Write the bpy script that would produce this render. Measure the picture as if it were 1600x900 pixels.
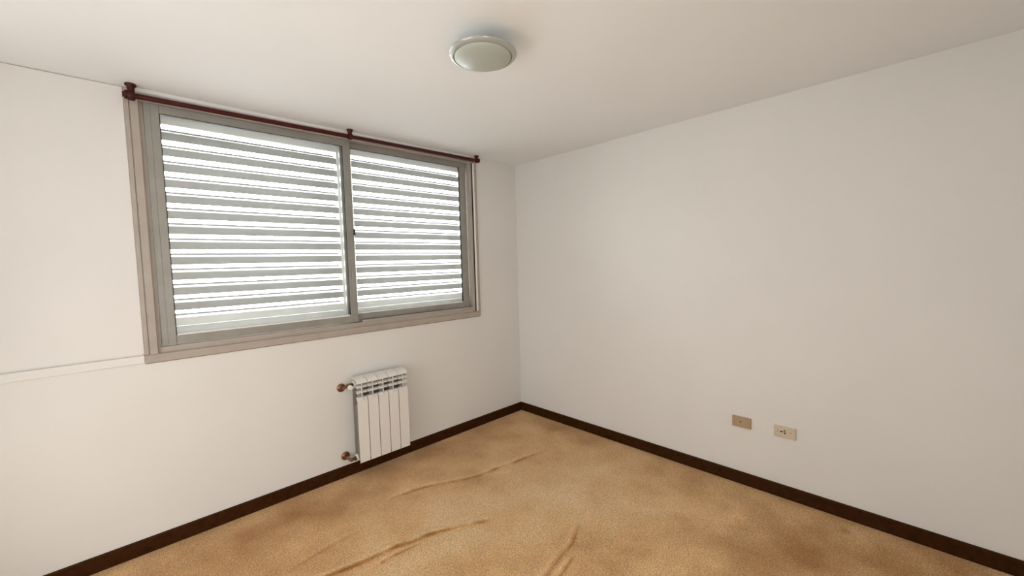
import bpy, bmesh, math, random
from mathutils import Vector, Matrix, noise
random.seed(7)
S = bpy.context.scene
for o in list(bpy.data.objects): bpy.data.objects.remove(o)
COL = S.collection

# ------------------------------------------------------------------ camera
H = 2.35
cam_d = bpy.data.cameras.new('camera'); cam = bpy.data.objects.new('camera', cam_d); COL.objects.link(cam)
cam_d.sensor_width = 36; cam_d.lens = 637.4/1600*36; cam_d.clip_start = .02
R_ = Vector((0.71808122, -0.69542517, -0.02726155)); U_ = Vector((0.06291092, 0.02584998, 0.99768432)); F_ = Vector((0.69311008, 0.71813342, -0.06231222))
m = Matrix((R_, U_, -F_)).transposed().to_4x4(); m.translation = Vector((-2.7712, -2.7845, 1.4406))
cam.matrix_world = m
S.camera = cam

# ------------------------------------------------------------------ world, lights, exposure
S.view_settings.view_transform = 'Standard'; S.view_settings.look = 'None'
S.view_settings.exposure = 0.0; S.view_settings.gamma = 1.0; S.view_settings.use_curve_mapping = False
SKY = 15.0
w = bpy.data.worlds.new('overcast'); S.world = w; w.use_nodes = True
bg = w.node_tree.nodes['Background']; bg.inputs[0].default_value = (.93, .98, 1.0, 1); bg.inputs[1].default_value = SKY

def area(name, loc, direction, sx, sy, power, color=(1, 1, 1), portal=False):
    d = bpy.data.lights.new(name, 'AREA'); d.shape = 'RECTANGLE'; d.size = sx; d.size_y = sy
    d.energy = power; d.color = color
    if portal: d.cycles.is_portal = True
    o = bpy.data.objects.new(name, d); COL.objects.link(o); o.location = loc
    o.rotation_euler = Vector(direction).to_track_quat('-Z', 'Y').to_euler()
    return o
area('window_portal', (-1.59, .22, 1.69), (0, -1, 0), 2.3, 1.4, 1, portal=True)
area('added_fill_left', (-4.30, -1.40, 1.00), (1, -0.20, -0.15), 1.5, 1.8, 29, (.98, .985, .99))  # fill light added out of view, shining through the far-left opening
area('added_fill_near', (-2.95, -3.75, 1.2), (0.25, 1, 0.12), .8, 1.9, 23, (1.0, .96, .91))  # second fill light added behind the camera to brighten the window wall

# ------------------------------------------------------------------ materials
def mat(name, col, rough=.6, metal=0, spec=.5, bump=0, bscale=200, var=0, vscale=6, var2=None, coat=0):
    M = bpy.data.materials.new(name); M.use_nodes = True; nt = M.node_tree; p = nt.nodes['Principled BSDF']
    p.inputs['Base Color'].default_value = (*col, 1); p.inputs['Roughness'].default_value = rough
    p.inputs['Metallic'].default_value = metal; p.inputs['Specular IOR Level'].default_value = spec
    p.inputs['Coat Weight'].default_value = coat
    tc = nt.nodes.new('ShaderNodeTexCoord')
    if bump:
        n = nt.nodes.new('ShaderNodeTexNoise'); n.inputs['Scale'].default_value = bscale; n.inputs['Detail'].default_value = 3
        b = nt.nodes.new('ShaderNodeBump'); b.inputs['Strength'].default_value = bump; b.inputs['Distance'].default_value = .002
        nt.links.new(tc.outputs['Object'], n.inputs['Vector']); nt.links.new(n.outputs['Fac'], b.inputs['Height'])
        nt.links.new(b.outputs['Normal'], p.inputs['Normal'])
    if var:
        n = nt.nodes.new('ShaderNodeTexNoise'); n.inputs['Scale'].default_value = vscale; n.inputs['Detail'].default_value = 5
        r = nt.nodes.new('ShaderNodeMix'); r.data_type = 'RGBA'
        c2 = var2 or tuple(c*(1-var) for c in col)
        r.inputs[6].default_value = (*col, 1); r.inputs[7].default_value = (*c2, 1)
        mr = nt.nodes.new('ShaderNodeMapRange'); mr.inputs[1].default_value = .4; mr.inputs[2].default_value = .7
        nt.links.new(tc.outputs['Object'], n.inputs['Vector']); nt.links.new(n.outputs['Fac'], mr.inputs[0])
        nt.links.new(mr.outputs[0], r.inputs[0]); nt.links.new(r.outputs[2], p.inputs['Base Color'])
    return M
M_wall = mat('wall_paint', (.78, .765, .738), .75, bump=.10, bscale=160, var=.03, vscale=1.5, spec=.3)
M_ceil = mat('ceiling_paint', (.85, .86, .86), .85, bump=.06, bscale=90, var=.03, vscale=1.2, spec=.2)
M_trim = mat('painted_wood_trim', (.43, .375, .325), .45, bump=.15, bscale=60, var=.10, vscale=9)
M_white = mat('white_trim', (.90, .89, .87), .4)
M_alu = mat('aluminium', (.32, .31, .28), .42, metal=.15, bump=.04, bscale=300, var=.16, vscale=7)
M_head_shade = mat('head_shade_grey', (.20, .185, .155), .5, var=.2)
M_casing_shadow = mat('casing_shadow_brown', (.16, .12, .09), .8)
M_shut = mat('shutter_paint', (.44, .435, .415), .55, var=.22, vscale=4, var2=(.36, .36, .345))
M_rail = mat('shutter_rail_paint', (.84, .84, .81), .5, var=.08, vscale=4)
M_flange = mat('shutter_lip', (.62, .61, .59), .6)
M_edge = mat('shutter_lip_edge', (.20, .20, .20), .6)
M_black = mat('black_rubber', (.015, .013, .012), .6)
M_base = mat('brown_baseboard', (.046, .015, .003), .6, spec=.08, bump=.15, bscale=40, var=.35, vscale=30)
M_rod = mat('mahogany_rod', (.062, .006, .004), .42, var=.4, vscale=14, spec=.3)
M_rad = mat('white_enamel', (.80, .77, .73), .32, spec=.5)
M_raddark = mat('radiator_core_shaded', (.27, .24, .21), .5)  # same enamel darkened: shade of the openings put into the colour
M_copper = mat('copper', (.27, .145, .095), .25, metal=.9)
M_brass = mat('aged_brass', (.20, .12, .075), .35, metal=.8)
M_plastic = mat('white_plastic', (.82, .79, .73), .35)
M_tan = mat('tan_plastic', (.43, .31, .19), .4)
M_cream = mat('cream_plastic', (.62, .53, .40), .4)
M_hole = mat('dark_hole', (.012, .008, .006), .6)
M_screw = mat('screw_metal', (.30, .20, .11), .35, metal=.6)
M_concrete = mat('outer_sill_paint', (.60, .61, .58), .7, bump=.2, var=.12)

def glassmat(name, tint=(1, 1, 1), dirt=.004):
    M = bpy.data.materials.new(name); M.use_nodes = True; nt = M.node_tree; nt.nodes.clear()
    out = nt.nodes.new('ShaderNodeOutputMaterial'); tr = nt.nodes.new('ShaderNodeBsdfTransparent'); tr.inputs[0].default_value = (*tint, 1)
    gl = nt.nodes.new('ShaderNodeBsdfGlossy'); gl.inputs['Roughness'].default_value = .02
    fr = nt.nodes.new('ShaderNodeFresnel'); fr.inputs[0].default_value = 1.45
    mx = nt.nodes.new('ShaderNodeMixShader'); nt.links.new(fr.outputs[0], mx.inputs[0]); nt.links.new(tr.outputs[0], mx.inputs[1]); nt.links.new(gl.outputs[0], mx.inputs[2])
    df = nt.nodes.new('ShaderNodeBsdfDiffuse'); df.inputs[0].default_value = (.7, .7, .68, 1)
    n = nt.nodes.new('ShaderNodeTexNoise'); n.inputs['Scale'].default_value = 5; n.inputs['Detail'].default_value = 6
    tc = nt.nodes.new('ShaderNodeTexCoord'); nt.links.new(tc.outputs['Object'], n.inputs['Vector'])
    mm = nt.nodes.new('ShaderNodeMath'); mm.operation = 'MULTIPLY'; mm.inputs[1].default_value = dirt*2; nt.links.new(n.outputs['Fac'], mm.inputs[0])
    m2 = nt.nodes.new('ShaderNodeMixShader'); nt.links.new(mm.outputs[0], m2.inputs[0]); nt.links.new(mx.outputs[0], m2.inputs[1]); nt.links.new(df.outputs[0], m2.inputs[2])
    nt.links.new(m2.outputs[0], out.inputs[0]); return M
M_glass = glassmat('window_glass', (.985, .99, .985))

def carpetmat():
    M = bpy.data.materials.new('beige_carpet'); M.use_nodes = True; nt = M.node_tree; p = nt.nodes['Principled BSDF']
    N = nt.nodes.new; L = nt.links.new
    tc = N('ShaderNodeTexCoord')
    at = N('ShaderNodeAttribute'); at.attribute_name = 'wear_shade'
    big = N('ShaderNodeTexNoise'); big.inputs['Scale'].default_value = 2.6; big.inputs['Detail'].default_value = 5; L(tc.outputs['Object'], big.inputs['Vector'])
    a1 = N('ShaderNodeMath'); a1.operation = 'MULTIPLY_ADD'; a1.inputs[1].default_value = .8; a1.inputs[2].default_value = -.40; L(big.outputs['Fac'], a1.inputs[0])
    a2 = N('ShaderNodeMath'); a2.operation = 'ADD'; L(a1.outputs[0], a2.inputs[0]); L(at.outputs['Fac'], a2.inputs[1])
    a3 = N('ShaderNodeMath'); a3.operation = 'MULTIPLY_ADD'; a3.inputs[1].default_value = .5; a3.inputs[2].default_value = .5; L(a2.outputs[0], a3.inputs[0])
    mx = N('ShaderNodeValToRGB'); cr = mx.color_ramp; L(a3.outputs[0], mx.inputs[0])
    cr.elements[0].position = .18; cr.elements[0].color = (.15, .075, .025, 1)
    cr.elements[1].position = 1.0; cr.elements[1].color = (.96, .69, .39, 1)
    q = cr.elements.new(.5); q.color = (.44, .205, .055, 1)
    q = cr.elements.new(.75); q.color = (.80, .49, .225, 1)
    # tufts: loop rows plus random pile
    mp = N('ShaderNodeMapping'); mp.inputs['Scale'].default_value = (1, 1, 1); L(tc.outputs['Object'], mp.inputs[0])
    vo = N('ShaderNodeTexVoronoi'); vo.inputs['Scale'].default_value = 125; vo.inputs['Randomness'].default_value = .55; L(mp.outputs[0], vo.inputs['Vector'])
    fn = N('ShaderNodeTexNoise'); fn.inputs['Scale'].default_value = 170; fn.inputs['Detail'].default_value = 2; L(tc.outputs['Object'], fn.inputs['Vector'])
    mr = N('ShaderNodeMapRange'); mr.inputs[1].default_value = 0; mr.inputs[2].default_value = .75; mr.inputs[3].default_value = 1.22; mr.inputs[4].default_value = .70; L(vo.outputs['Distance'], mr.inputs[0])
    mr2 = N('ShaderNodeMapRange'); mr2.inputs[1].default_value = .3; mr2.inputs[2].default_value = .7; mr2.inputs[3].default_value = .66; mr2.inputs[4].default_value = 1.30; L(fn.outputs['Fac'], mr2.inputs[0])
    mm = N('ShaderNodeMath'); mm.operation = 'MULTIPLY'; L(mr.outputs[0], mm.inputs[0]); L(mr2.outputs[0], mm.inputs[1])
    sc = N('ShaderNodeVectorMath'); sc.operation = 'SCALE'; L(mx.outputs[0], sc.inputs[0]); L(mm.outputs[0], sc.inputs['Scale'])
    L(sc.outputs[0], p.inputs['Base Color'])
    b = N('ShaderNodeBump'); b.inputs['Strength'].default_value = .55; b.inputs['Distance'].default_value = .004; L(mm.outputs[0], b.inputs['Height']); L(b.outputs[0], p.inputs['Normal'])
    p.inputs['Roughness'].default_value = .95; p.inputs['Specular IOR Level'].default_value = .1
    p.inputs['Sheen Weight'].default_value = .15; p.inputs['Sheen Roughness'].default_value = .6
    return M
M_carpet = carpetmat()

def shademat():
    M = mat('frosted_glass', (.42, .45, .40), .30, spec=.5)
    return M
M_shade = shademat()
M_rim = mat('glass_rim', (.36, .38, .34), .08, spec=1.0, coat=.6)

# ------------------------------------------------------------------ helpers
WORLD = {}
def box(bm, x0, x1, y0, y1, z0, z1, bev=0, seg=1):
    r = bmesh.ops.create_cube(bm, size=1)
    for v in r['verts']:
        v.co = Vector(((x0+x1)/2+v.co.x*(x1-x0), (y0+y1)/2+v.co.y*(y1-y0), (z0+z1)/2+v.co.z*(z1-z0)))
    if bev:
        ed = set(e for v in r['verts'] for e in v.link_edges)
        bmesh.ops.bevel(bm, geom=list(ed), offset=bev, segments=seg, affect='EDGES', profile=.5)
def prism(bm, prof, a0, a1, axis='x'):
    """closed profile of (u,v) swept from a0 to a1 along an axis: x -> (a,u,v), y -> (u,a,v), z -> (u,v,a)"""
    def P(a, u, v): return {'x': (a, u, v), 'y': (u, a, v), 'z': (u, v, a)}[axis]
    A = [bm.verts.new(P(a0, *p)) for p in prof]; B = [bm.verts.new(P(a1, *p)) for p in prof]
    n = len(prof)
    for i in range(n): bm.faces.new((A[i], A[(i+1) % n], B[(i+1) % n], B[i]))
    bm.faces.new(A[::-1]); bm.faces.new(B)
    bmesh.ops.recalc_face_normals(bm, faces=bm.faces[:])
def lathe(bm, prof, c, axis='z', n=32, cap=True):
    rings = []
    for r, h in prof:
        ring = []
        for i in range(n):
            a = 2*math.pi*i/n; u, v = r*math.cos(a), r*math.sin(a)
            p = {'z': (u, v, h), 'y': (u, h, v), 'x': (h, u, v)}[axis]
            ring.append(bm.verts.new(Vector(p)+Vector(c)))
        rings.append(ring)
    for A, B in zip(rings, rings[1:]):
        for i in range(n): bm.faces.new((A[i], A[(i+1) % n], B[(i+1) % n], B[i]))
    if cap:
        for ring in (rings[0], rings[-1]): bm.faces.new(ring)
    bmesh.ops.recalc_face_normals(bm, faces=bm.faces[:])
def tube(bm, pts, r, n=14):
    pts = [Vector(p) for p in pts]; rings = []
    for i, p in enumerate(pts):
        d = (pts[min(i+1, len(pts)-1)]-pts[max(i-1, 0)]).normalized()
        up = Vector((0, 0, 1)) if abs(d.z) < .9 else Vector((0, 1, 0))
        a = d.cross(up).normalized(); b = d.cross(a)
        rings.append([bm.verts.new(p+(a*math.cos(t)+b*math.sin(t))*r) for t in (2*math.pi*k/n for k in range(n))])
    for A, B in zip(rings, rings[1:]):
        for i in range(n): bm.faces.new((A[i], A[(i+1) % n], B[(i+1) % n], B[i]))
    bm.faces.new(rings[0]); bm.faces.new(rings[-1])
    bmesh.ops.recalc_face_normals(bm, faces=bm.faces[:])
def obj(name, bm, M, parent=None, smooth=False, at=None, mods=None):
    """link the bmesh (world coordinates) as one object whose origin is at its own middle"""
    vs = [v.co for v in bm.verts]
    lo = Vector([min(v[i] for v in vs) for i in range(3)]); hi = Vector([max(v[i] for v in vs) for i in range(3)])
    c = Vector(at) if at else (lo+hi)/2
    for v in bm.verts: v.co -= c
    me = bpy.data.meshes.new(name); bm.to_mesh(me); bm.free(); me.materials.append(M)
    if smooth:
        me.polygons.foreach_set('use_smooth', [True]*len(me.polygons))
        me.set_sharp_from_angle(angle=math.radians(38))
    o = bpy.data.objects.new(name, me); COL.objects.link(o)
    if parent: o.parent = parent
    o.location = c-(WORLD[parent.name] if parent else Vector((0, 0, 0)))
    WORLD[o.name] = c
    return o
def thing(name, loc, label=None, cat=None, group=None, kind=None):
    o = bpy.data.objects.new(name, None); COL.objects.link(o); o.location = loc; o.empty_display_size = .05
    WORLD[o.name] = Vector(loc); tag(o, label, cat, group, kind); return o
def tag(o, label=None, cat=None, group=None, kind=None):
    if label: o['label'] = label
    if cat: o['category'] = cat
    if group: o['group'] = group
    if kind: o['kind'] = kind
    return o
def B(): return bmesh.new()
def bx(name, M, parent, x0, x1, y0, y1, z0, z1, bev=0, label=None):
    b = B(); box(b, x0, x1, y0, y1, z0, z1, bev); o = obj(name, b, M, parent)
    if label: o['label'] = label
    return o
def dup(o, parent, shift=Vector((0, 0, 0))):
    c = o.copy(); COL.objects.link(c); c.parent = parent
    c.location = o.location+shift
    WORLD[c.name] = WORLD[o.name]+shift
    for ch in list(o.children): dup(ch, c)
    return c

# ------------------------------------------------------------------ room shell
XL, YN = -3.55, -3.45         # far left wall, near wall behind the camera
OX0, OX1, OZ0, OZ1 = -2.665, -.535, 1.0, 2.32     # opening of the window
b = B()
for (x0, x1, z0, z1) in ((XL-.1, OX0, 0, H), (OX1, .1, 0, H), (OX0, OX1, 0, OZ0), (OX0, OX1, OZ1, H)):
    box(b, x0, x1, 0, .16, z0, z1)
tag(obj('wall_left', b, M_wall, at=(0, 0, 0)), 'off-white painted wall with the window and the radiator', None, kind='structure')
b = B(); box(b, 0, .1, YN-.1, 0, 0, H); tag(obj('wall_right', b, M_wall, at=(0, 0, 0)), 'blank off-white painted wall with two socket plates', kind='structure')
DY0, DY1, DZ = -2.05, -.50, 2.15      # wide doorway added out of view to let in fill light
b = B()
for (y0, y1, z0, z1) in ((YN-.1, DY0, 0, H), (DY1, 0, 0, H), (DY0, DY1, DZ, H)): box(b, XL-.1, XL, y0, y1, z0, z1)
obj('wall_far_left', b, M_wall, at=(0, 0, 0))['kind'] = 'structure'
b = B()
for (x0, x1, z0, z1) in ((XL, -3.42, 0, H), (-2.48, 0, 0, H), (-3.42, -2.48, 2.15, H)): box(b, x0, x1, YN-.1, YN, z0, z1)  # opening behind the camera added for the second fill light
obj('wall_near', b, M_wall, at=(0, 0, 0))['kind'] = 'structure'
b = B()      # unseen hallway shells added to house the two fill lights
hx0, hx1, hy0, hy1 = XL-1.2, XL-.1, -2.25, -.30
box(b, hx0-.1, hx0, hy0, hy1, 0, H); box(b, hx0-.1, hx1, hy0-.1, hy0, 0, H); box(b, hx0-.1, hx1, hy1, hy1+.1, 0, H)
box(b, hx0-.1, hx1, hy0-.1, hy1+.1, H, H+.1); box(b, hx0-.1, hx1, hy0-.1, hy1+.1, -.1, -.02)
box(b, -3.55, -3.45, -4.35, YN-.1, 0, H); box(b, -2.45, -2.35, -4.35, YN-.1, 0, H); box(b, -3.55, -2.35, -4.45, -4.35, 0, H)
box(b, -3.55, -2.35, -4.45, YN-.1, H, H+.1); box(b, -3.55, -2.35, -4.45, YN-.1, -.1, -.02)
obj('wall_added_hallway', b, M_wall, at=(0, 0, 0))['kind'] = 'structure'
b = B(); box(b, XL-.1, .1, YN-.1, .16, H, H+.12); tag(obj('ceiling', b, M_ceil, at=(0, 0, 0)), 'smooth white ceiling', kind='structure')

# floor: carpet with rucks, worn patches and shade painted along the rucks
W = {
 'a': ([(-2.30, -.80), (-2.133, -.85), (-2.01, -.877), (-1.912, -.89), (-1.826, -.896), (-1.754, -.925), (-1.683, -.932), (-1.603, -.961), (-1.501, -1.006), (-1.382, -1.067), (-1.30, -1.10)], .0125, .020),
 'b': ([(-1.95, -.950), (-1.918, -.943), (-1.835, -.949), (-1.70, -.970)], .006, .014),
 'c': ([(-1.66, -.47), (-1.602, -.476), (-1.427, -.514), (-1.281, -.579), (-1.171, -.640), (-1.078, -.665), (-.945, -.681), (-.811, -.704), (-.628, -.729), (-.45, -.752)], .0060, .022),
 'd': ([(-1.56, -1.60), (-1.435, -1.574), (-1.291, -1.539), (-1.191, -1.530), (-1.03, -1.454)], .0035, .022),
 'e': ([(-1.45, -1.63), (-1.39, -1.621), (-1.25, -1.590)], .0025, .018),
 'f': ([(-2.25, -.67), (-2.119, -.65), (-1.993, -.635), (-1.90, -.64)], .0012, .022),
}
def seg(p, a, b):
    a = Vector(a); b = Vector(b); d = b-a; t = max(0, min(1, (p-a).dot(d)/d.length_squared)); q = a+d*t
    s = 1 if d.x*(p.y-a.y)-d.y*(p.x-a.x) > 0 else -1
    return (p-q).length, s, t
def height(x, y):
    """floor height and the shade and highlight painted into the colour along each ruck"""
    h = 0; ruck_shade = 0; p = Vector((x, y))
    for k, (pl, A, wd) in W.items():
        if not (min(q[0] for q in pl)-.2 < x < max(q[0] for q in pl)+.2 and min(q[1] for q in pl)-.2 < y < max(q[1] for q in pl)+.2): continue
        best = (9, 1, 0); n = len(pl)-1
        for i in range(n):
            d, s, t = seg(p, pl[i], pl[i+1])
            if d < best[0]: best = (d, s, (i+t)/n)
        d, s, u = best
        env = min(1, u/.18, (1-u)/.18); env = max(0, env); env = env*env*(3-2*env)
        env *= .75+.5*noise.noise(Vector((x*9, y*9, 3)))
        if s > 0: g = math.exp(-(d/(wd*1.9))**2)            # long slope toward the window
        else: g = math.exp(-(d/(wd*.55))**2)-.85*math.exp(-((d-wd*.95)/(wd*.42))**2)
        h += A*env*g*.8
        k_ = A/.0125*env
        ruck_shade += k_**.6*((-1.0 if s < 0 else -.45)*(1+.7*noise.noise(Vector((x*16, y*16, 7))))*math.exp(-((d+(0 if s < 0 else .006)-wd*.40)/(wd*.30))**2)+(.38*math.exp(-((d-wd*.8)/(wd*.6))**2) if s > 0 else 0))  # dark crease and pale crest paint in the ruck's shade and highlight
    for (sx, sy, r, a) in ((-.337, -1.989, .035, -.003), (-.512, -2.053, .03, -.003), (-.497, -2.114, .035, -.0035), (-.34, -2.12, .04, -.0025), (-.43, -2.06, .06, .003), (-.13, -2.50, .02, -.003)):
        q = ((x-sx)**2+(y-sy)**2)/r**2
        if q < 9: h += a*math.exp(-q)
    h += .0012*noise.noise(Vector((x*3, y*3, 1)))+.0009*noise.noise(Vector((x*11, y*11, 5)))
    edge = min(-x, -y, 1); h *= min(1, max(0, (edge-.012)/.05))
    return h, ruck_shade
def wear_shade(x, y):  # worn patches only; painted ruck shade is added per vertex
    v = .50
    for (cx, cy, rx, ry, a) in ((-1.85, -1.05, .16, .08, .30), (-1.47, -.85, .30, .16, .14), (-.62, -1.20, .55, .22, .20), (-.72, -1.62, .32, .20, .12), (-1.25, -1.15, .7, .35, .12), (-.86, -1.32, .12, .10, .12),
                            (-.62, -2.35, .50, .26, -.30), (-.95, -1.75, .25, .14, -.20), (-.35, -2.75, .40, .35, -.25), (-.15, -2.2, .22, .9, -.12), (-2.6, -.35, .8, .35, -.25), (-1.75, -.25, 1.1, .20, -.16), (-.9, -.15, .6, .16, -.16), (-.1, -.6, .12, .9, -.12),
                            (-1.05, -1.12, .12, .07, -.14), (-1.12, -1.55, .22, .10, -.14), (-.47, -2.10, .06, .05, -.2), (-.34, -1.99, .04, .03, -.14), (-.41, -2.06, .09, .05, .12), (-1.9, -1.9, .5, .4, -.08), (-.13, -2.5, .03, .02, -.3)):
        q = ((x-cx)/rx)**2+((y-cy)/ry)**2
        if q < 9: v += a*math.exp(-q)
    v += .22*noise.noise(Vector((x*5, y*5, 9)))+.08*noise.noise(Vector((x*14, y*14, 2)))
    return max(0, min(1, v))
def axis(lo, hi, fine_lo, fine_hi, f, c):
    xs = [lo]
    while xs[-1] < hi-1e-6:
        s = f if fine_lo <= xs[-1] < fine_hi else c
        xs.append(min(hi, xs[-1]+s))
    return xs
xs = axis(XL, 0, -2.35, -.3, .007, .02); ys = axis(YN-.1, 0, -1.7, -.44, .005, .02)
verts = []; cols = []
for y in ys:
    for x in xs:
        h_, ruck_sh = height(x, y); verts.append((x, y, h_)); cols.append(max(-.9, wear_shade(x, y)+ruck_sh))
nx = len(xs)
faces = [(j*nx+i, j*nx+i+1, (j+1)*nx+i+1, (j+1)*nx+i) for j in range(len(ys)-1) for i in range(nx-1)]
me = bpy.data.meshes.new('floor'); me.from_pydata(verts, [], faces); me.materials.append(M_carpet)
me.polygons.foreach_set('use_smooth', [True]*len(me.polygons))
at = me.attributes.new('wear_shade', 'FLOAT', 'POINT'); at.data.foreach_set('value', cols)  # worn patches plus the painted ruck shade
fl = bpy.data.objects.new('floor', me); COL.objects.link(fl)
tag(fl, 'worn beige-brown carpet with long wrinkles', kind='structure')

# baseboards
def baseboard(name, axis_, a0, a1, wallc, sgn):
    t, h = .012, .077
    prof = [(0, 0), (sgn*t, 0), (sgn*t, h-.006), (sgn*(t-.004), h), (0, h)]
    prof = [(wallc+u, v) for u, v in prof]
    b = B(); prism(b, prof, a0, a1, axis_); o = obj(name, b, M_base); o['kind'] = 'structure'; return o
tag(baseboard('baseboard_left', 'x', XL, 0, 0, -1), 'dark brown baseboard under the window and radiator')
tag(baseboard('baseboard_right', 'y', YN, -.012, 0, -1), 'brown baseboard along the blank right wall')
baseboard('baseboard_far_left', 'y', YN, DY0, XL, 1)
tag(bx('trim_1', M_white, None, -2.66, -.50, -.034, 0, H-.0185, H, .002), 'thin white batten along the ceiling above the window', kind='structure')
tag(bx('trim_2', M_concrete, None, OX0, OX1, .06, .20, OZ0-.02, 1.088, .003), 'pale outer sill below the shutters', kind='structure')
# painted boarding that carries on left of the window
pb = thing('trim_3', (-2.9, 0, .98), 'painted boarding beside the window, left end of the wall', kind='structure')
bx('board', M_wall, pb, -3.30, -2.696, -.008, .0, 1.026, 2.348, .002)
bx('bottom_rail', M_wall, pb, -3.30, -2.696, -.0125, .0, .980, 1.022, .003)
b = B(); tube(b, [(-3.3, -.010, 1.026), (-2.705, -.010, 1.026)], .0028, 8); obj('bead', b, M_wall, pb, True)

# ------------------------------------------------------------------ window
win = thing('window_1', (-1.59, 0, .98), 'two-pane sliding aluminium window in a painted wooden casing', kind='structure')
cz0, cz1 = .978, 2.349
bx('casing', M_trim, win, -2.6955, -.487, -.0135, 0, cz0, 1.020, .0022)                        # bottom
bx('casing', M_trim, win, -.5095, -.487, -.0135, 0, 1.0205, cz1, .0022)                        # right
bx('casing', M_trim, win, -2.675, -2.643, -.0135, 0, 1.0205, cz1, .0022)                       # left, inner board
bx('casing', M_trim, win, -2.6955, -2.6775, -.0115, 0, 1.0205, cz1, .0022)                       # left, outer board
bx('casing', M_trim, win, -2.6425, -.510, -.0135, 0, 2.298, 2.309, .0022)                      # head
b = B(); box(b, -.5205, -.5100, -.011, .012, 1.026, 2.30, .002); obj('stop_bead', b, M_white, win)['label'] = 'bright right-hand stop bead'
bx('head_shade_strip', M_head_shade, win, -2.6425, -.510, -.006, 0, 2.310, 2.331, .001)  # dark strip painting in the shade below the ceiling batten
bx('casing_shadow_line', M_casing_shadow, win, -2.695, -.489, -.003, 0, .9742, .9778)  # brown strip in place of the shadow under the bottom casing
# inner painted frame
bx('jamb', M_trim, win, -.559, -.521, .0, .058, 1.022, 2.30, .0015)
bx('jamb', M_trim, win, -2.664, -2.6275, .006, .058, 1.022, 2.30, .0015)
bx('track', M_trim, win, -2.643, -.5595, .001, .058, 1.005, 1.052, .0015)
b = B()
box(b, -1.55, -.5595, .0, .027, 1.052, 1.0655, .001)
obj('track_rail', b, M_trim, win)
bx('track', M_trim, win, -2.643, -.5595, .001, .058, 2.2985, 2.318, .0015)

def sash(x0, x1, y0, y1, z0, z1, wl, wr, wb, wt, lab):
    """gasket ring is the part; the four aluminium members, the pane and fittings are its sub-parts"""
    gx0, gx1, gz0, gz1 = x0+wl, x1-wr, z0+wb, z1-wt
    g = .0035; b = B(); ym = y0+.004
    box(b, gx0, gx0+g, ym, y1-.004, gz0, gz1); box(b, gx1-g, gx1, ym, y1-.004, gz0, gz1)
    box(b, gx0+g, gx1-g, ym, y1-.004, gz1-g, gz1); box(b, gx0+g, gx1-g, ym, y1-.004, gz0, gz0+g*.5)
    s = obj('sash', b, M_black, win); s['label'] = lab
    def stile(a0, a1):
        b = B(); m_ = (a0+a1)/2
        prism(b, [(a0, y1), (a0, y0+.002), (a0+.002, y0), (m_-.005, y0), (m_-.003, y0+.0015), (m_-.001, y0), (a1-.002, y0), (a1, y0+.002), (a1, y1)], z0, z1, 'z')
        obj('stile', b, M_alu, s)
    stile(x0, gx0); stile(gx1, x1)
    bx('rail', M_alu, s, gx0+.0004, gx1-.0004, y0+.0015, y1, z0, gz0, .0015)
    bx('rail', M_alu, s, gx0+.0004, gx1-.0004, y0+.0015, y1, gz1, z1, .0015)
    bx('pane', M_glass, s, gx0+.001, gx1-.001, (y0+y1)/2-.002, (y0+y1)/2+.002, gz0+.001, gz1-.001)
    b = B(); prism(b, [(y0+.003, gz0), (y0+.003, gz0+.003), (y1-.010, gz0+.011), (y1-.010, gz0)], gx0+.004, gx1-.004, 'x'); obj('glazing_bead', b, M_white, s)
    return s
s1 = sash(-2.626, -1.580, .002, .026, 1.058, 2.2975, .061, .049, .045, .043, 'front sash with the latch, left half of the window')
s2 = sash(-1.640, -.572, .031, .055, 1.068, 2.2975, .060, .064, .042, .038, 'rear sash, right half of the window')
b = B(); box(b, -1.5845, -1.5735, -.008, .010, 1.655, 1.700, .003); 
tube(b, [(-1.579, -.006, 1.695), (-1.572, -.012, 1.710), (-1.562, -.016, 1.722), (-1.556, -.016, 1.723)], .0028, 8)
obj('latch', b, M_black, s1, True)['label'] = 'small dark hooked latch'

# ------------------------------------------------------------------ louvred shutters outside
PITCH = .0834; ZB = 1.187; DY = .098
def shutter(name, x0, x1, label, ws=.05):
    t = thing(name, ((x0+x1)/2, DY, 1.09), label, 'shutter', 'louvred shutters outside the window')
    bx('stile', M_rail, t, x0, x0+ws, DY, DY+.028, 1.0885, 2.318, .002)
    bx('stile', M_rail, t, x1-ws, x1, DY, DY+.028, 1.0885, 2.318, .002)
    a0, a1 = x0+ws, x1-ws
    bx('rail', M_rail, t, a0, a1, DY, DY+.028, 1.142, ZB, .001)
    bx('rail', M_rail, t, a0, a1, DY+.006, DY+.028, 1.0885, 1.1395, .002)
    ztop = ZB+12*PITCH+.041
    bx('rail', M_rail, t, a0, a1, DY, DY+.028, ztop, 2.318, .002)
    # one blade: upright grey face with a lip leaning up and outward
    b = B(); f0 = ZB+.041; fh = PITCH-.041
    prism(b, [(DY, f0), (DY+.0015, f0), (DY+.0015, f0+fh), (DY, f0+fh)], a0, a1, 'x')
    bl = obj('blade', b, M_shut, t)
    b = B(); zz = f0+fh
    prism(b, [(DY, zz), (DY+.0210, zz+.0115), (DY+.0215, zz+.0105), (DY+.0008, zz-.0010)], a0+.008, a1-.008, 'x')
    lip = obj('lip', b, M_flange, bl)
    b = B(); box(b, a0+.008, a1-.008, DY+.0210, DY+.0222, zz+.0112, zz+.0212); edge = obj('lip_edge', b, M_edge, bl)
    for k in range(1, 12): dup(bl, t, Vector((0, 0, PITCH*k)))
    for src in (lip, edge):
        l0 = src.copy(); COL.objects.link(l0); l0.parent = t
        l0.location = WORLD[src.name]-WORLD[t.name]-Vector((0, 0, PITCH))
    return t
shutter('louvered_shutter', -2.662, -1.588, 'grey louvred shutter seen through the left pane, behind the front sash')
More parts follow.
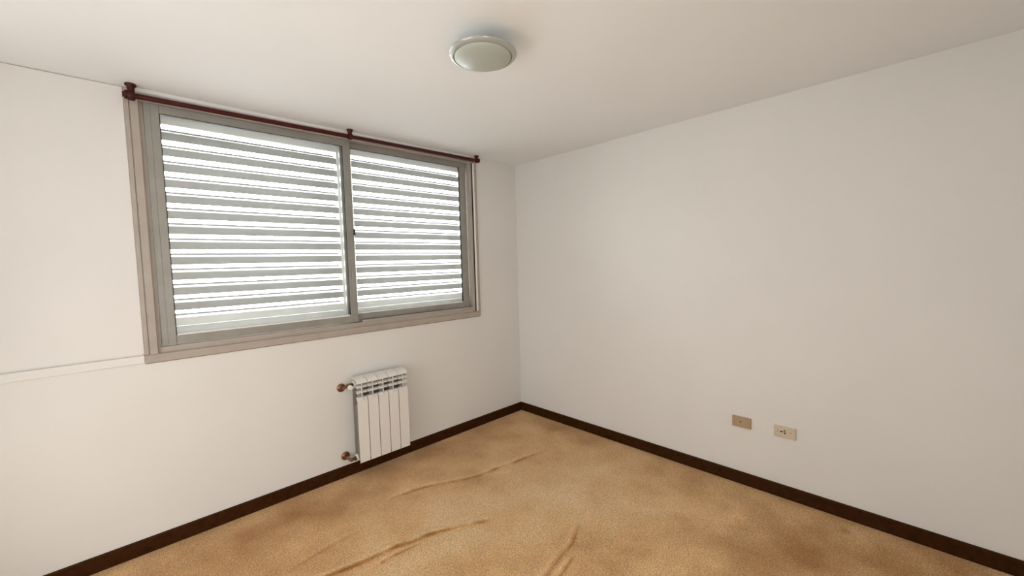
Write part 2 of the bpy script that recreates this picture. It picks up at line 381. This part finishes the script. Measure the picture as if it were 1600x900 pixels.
shutter('louvered_shutter', -1.586, -.538, 'grey louvred shutter seen through the right pane, nearest the room corner')

# ------------------------------------------------------------------ curtain rod
RY = -.066
def rz(x): return 2.2965+(x+2.61)*.0073
rod = thing('curtain_rod', (-1.59, RY, H), 'dark red wooden curtain rod on ceiling brackets above the window', 'curtain rod')
b = B(); tube(b, [(-2.70, RY, rz(-2.70)), (-1.6, RY, rz(-1.6)), (-.500, RY, rz(-.5))], .0125, 20); obj('pole', b, M_rod, rod, True)
def bracket(x, sc=1.0, end=False):
    z = rz(x)
    b = B(); lathe(b, [(.0, H), (.0185*sc, H), (.0195*sc, H-.004), (.0185*sc, H-.010), (.0145*sc, H-.014), (.0125*sc, H-.02), (.013*sc, z+.008)], (x, RY, 0), 'z', 24)
    br = obj('bracket', b, M_rod, rod, True)
    b = B(); lathe(b, [(.0127, -.012*sc), (.0185*sc, -.012*sc), (.0205*sc, -.008*sc), (.0205*sc, .008*sc), (.0185*sc, .012*sc), (.0127, .012*sc)], (x, RY, z), 'x', 24, cap=False)
    obj('ring', b, M_rod, br, True)
    if end:
        b = B(); s = 1 if x > -1 else -1
        lathe(b, [(.0, .012*s), (.0185, .012*s), (.0205, .017*s), (.019, .024*s), (.012, .028*s), (0, .0285*s)], (x, RY, z), 'x', 24, cap=False); obj('end_cap', b, M_rod, br, True)
bracket(-1.603); bracket(-.524, 1.0, True); bracket(-2.668, 1.15, True)

# ------------------------------------------------------------------ ceiling lamp
lc = (-1.642, -1.480)
lamp = thing('ceiling_lamp', (*lc, H), 'round frosted glass ceiling lamp, switched off', 'ceiling lamp')
b = B(); lathe(b, [(.026, H), (.027, H-.004), (.027, H-.036), (.026, H-.049)], (*lc, 0), 'z', 48); obj('base', b, M_white, lamp, True)
b = B()
prof = [(.020, H-.045), (.110, H-.0500), (.1350, H-.0560), (.1385, H-.0580), (.1390, H-.0600), (.1370, H-.0640), (.1310, H-.0685), (.1230, H-.0715), (.1190, H-.0705), (.1175, H-.0670)]
lathe(b, prof, (*lc, 0), 'z', 96, cap=False); rim = obj('shade', b, M_rim, lamp, True); rim['label'] = 'glossy bevelled glass rim'
b = B()
prof = [(.1170, H-.0650)]+[(max(.0005, .1165*math.cos(t)), H-.0690-.026*math.sin(t)) for t in [math.pi/2*k/14 for k in range(0, 15)]]
lathe(b, prof, (*lc, 0), 'z', 96, cap=False); obj('frosted_bowl', b, M_shade, rim, True)['label'] = 'frosted middle of the shade'

# ------------------------------------------------------------------ radiator
rad = thing('radiator', (-1.47, -.08, .114), 'small white five-section aluminium radiator with copper valves under the window', 'radiator')
X0, PW = -1.672, .0762
ZL, ZH = .114, .692
YF, YB = -.122, -.042
def section(x):
    c = x+PW/2; w = PW-.0042
    b = B()
    box(b, c-.001, c+.0015, YF+.001, YB, ZL+.004, ZH-.03)                                         # upright fin
    lathe(b, [(.0165, ZL+.03), (.0165, ZH-.05)], (c, -.082, 0), 'z', 16)                         # water tube
    lathe(b, [(.021, -w/2-.0009), (.021, w/2+.0009)], (c, -.080, ZH-.045), 'x', 20)              # upper header
    lathe(b, [(.021, -w/2-.0009), (.021, w/2+.0009)], (c, -.080, ZL+.035), 'x', 20)              # lower header
    box(b, c-w/2+.004, c+w/2-.004, YB-.003, YB, ZL+.03, ZH-.06)                                # back plate
    for dx in (-.017, .017): box(b, c+dx-.001, c+dx+.001, -.110, YB, ZL+.006, .50)           # convection fins
    s = obj('section', b, M_raddark, rad)
    b = B(); box(b, c-w/2, c+w/2, YF-.003, YF, ZL, .541, .0012, 2); obj('front_panel', b, M_rad, s)
    b = B()                                                                                      # cap, rounded front
    prof = [(YF+.004, .652), (YF-.002, .656), (YF-.002, .662), (YF+.004, .672), (YF+.018, .682), (YF+.04, .688), (YB+.004, .690), (YB+.004, .684), (YF+.04, .682), (YF+.02, .676), (YF+.008, .667)]
    prism(b, prof, c-w/2, c+w/2, 'x'); obj('top_cap', b, M_rad, s, True)
    b = B(); box(b, c-.0019, c+.0019, YF-.001, YF+.006, .540, .660); obj('fin_edge', b, M_rad, s)
    for z0 in (.588, .624):
        b = B()
        for sg in (-1, 1):
            xa, xb = sorted((c+sg*.002, c+sg*w/2))
            prism(b, [(YF+.004, z0), (YF+.0015, z0+.001), (YF+.010, z0+.012), (YF+.022, z0+.016), (YF+.022, z0+.0148), (YF+.011, z0+.0105)], xa, xb, 'x')
        obj('grille_lip', b, M_rad, s, True)
    b = B()
    for sg in (-1, 1):
        xa, xb = sorted((c+sg*.002, c+sg*w/2))
        prism(b, [(YF, .541), (YF+.002, .541), (YF+.012, .556), (YF+.022, .560), (YF+.022, .5615), (YF+.011, .558)], xa, xb, 'x')
    obj('panel_lip', b, M_rad, s, True)
    return s
p0 = section(X0)
for k in range(1, 5): dup(p0, rad, Vector((PW*k, 0, 0)))
def rosette(c, parent):
    b = B(); x, z = c
    lathe(b, [(.0, 0), (.029, 0), (.029, -.003), (.026, -.009), (.019, -.0125), (.010, -.013)], (x, 0, z), 'y', 28); return obj('rosette', b, M_copper, parent, True)
zt, zb = ZH-.045, ZL+.035
# upper valve
xr = -1.725
b = B(); tube(b, [(xr, -.008, .622), (xr, -.045, .628), (xr+.002, -.066, .636), (xr+.012, -.078, .645)], .0095, 16); pipe = obj('supply_pipe', b, M_copper, rad, True)
rosette((xr, .622), pipe)
b = B(); lathe(b, [(.013, -.026), (.015, -.020), (.015, -.004), (.0115, 0), (.0115, .018)], (xr+.034, -.080, zt), 'x', 6); lathe(b, [(.010, -.078), (.010, -.105)], (xr+.016, 0, zt-.004), 'y', 16)
v = obj('valve', b, M_brass, rad, True)
b = B(); lathe(b, [(0, -.100), (.0135, -.100), (.0155, -.104), (.0155, -.122), (.013, -.127), (0, -.128)], (xr+.018, 0, zt-.005), 'y', 24); obj('valve_cap', b, M_plastic, v, True)
b = B(); lathe(b, [(0, -1.6645), (.023, -1.6645), (.025, -1.668), (.025, -1.674), (.020, -1.677), (0, -1.677)], (0, -.080, zt), 'x', 24); obj('plug', b, M_rad, rad, True)
b = B(); lathe(b, [(0, -1.677), (.013, -1.677), (.013, -1.690), (0, -1.690)], (0, -.080, zt), 'x', 6); obj('plug_nut', b, M_hole, rad, False)
# lower valve
b = B(); tube(b, [(-1.720, -.008, .145), (-1.720, -.05, .142), (-1.717, -.072, .140), (-1.708, -.082, .140)], .0095, 16); pipe = obj('return_pipe', b, M_copper, rad, True)
rosette((-1.720, .145), pipe)
b = B(); lathe(b, [(.008, -1.722), (.0125, -1.718), (.0125, -1.704), (.0105, -1.702), (.0105, -1.692), (.0145, -1.690), (.0145, -1.680), (.011, -1.678)], (0, -.082, zb-.008), 'x', 20); v = obj('valve', b, M_brass, rad, True)
b = B(); lathe(b, [(0, -1.6645), (.020, -1.6645), (.021, -1.668), (.021, -1.677), (.014, -1.681), (0, -1.681)], (0, -.080, zb-.004), 'x', 24); obj('plug', b, M_rad, rad, True)
for zz in (.60, .22):
    b = B(); box(b, -1.60, -1.585, YB-.004, 0, zz, zz+.012, .001); obj('wall_bracket', b, M_raddark, rad)

# ------------------------------------------------------------------ socket plates on the right wall
def plate(name, y0, y1, z0, z1, th, M, label, cat, holes, screws, insert=None):
    cy, cz = (y0+y1)/2, (z0+z1)/2
    t = thing(name, (0, cy, cz), label, cat)
    b = B(); box(b, -th, 0, y0, y1, z0, z1)
    ed = [e for e in b.edges if all(v.co.x < -th/2 for v in e.verts)]
    bmesh.ops.bevel(b, geom=ed, offset=.0035, segments=2, affect='EDGES')
    obj('plate', b, M, t, True)
    for (y, z) in screws:
        b = B(); lathe(b, [(0, -th-.0012), (.0028, -th-.0012), (.0033, -th-.0002), (.0033, -th+.001)], (0, y, z), 'x', 12, cap=False)
        obj('screw', b, M_screw, t, True)
    ins = t
    if insert:
        y, z, r = insert; b = B(); lathe(b, [(0, -th-.0016), (r-.001, -th-.0016), (r, -th-.0008), (r, -th+.001)], (0, y, z), 'x', 28, cap=False); obj('insert', b, M, t, True)
    for (y, z, r) in holes:
        b = B(); e = .0019 if insert else .0004
        lathe(b, [(0, -th-e), (r, -th-e), (r, -th+.001)], (0, y, z), 'x', 14, cap=False); obj('socket_hole', b, M_hole, t, True)
plate('telephone_socket', -2.020, -1.913, .3645, .4325, .011, M_tan, 'tan wall plate with a single round hole, nearer the room corner', 'socket', [(-1.961, .400, .0042)], [(-1.927, .3985), (-2.007, .4005)])
plate('power_socket', -2.254, -2.142, .3620, .4320, .0075, M_cream, 'cream wall plate with three black socket holes, farther from the room corner', 'socket',
      [(-2.180, .400, .0048), (-2.187, .4005, .0036), (-2.1975, .4085, .0046), (-2.199, .3940, .0050)], [(-2.163, .399), (-2.229, .401)], insert=(-2.191, .400, .0165))
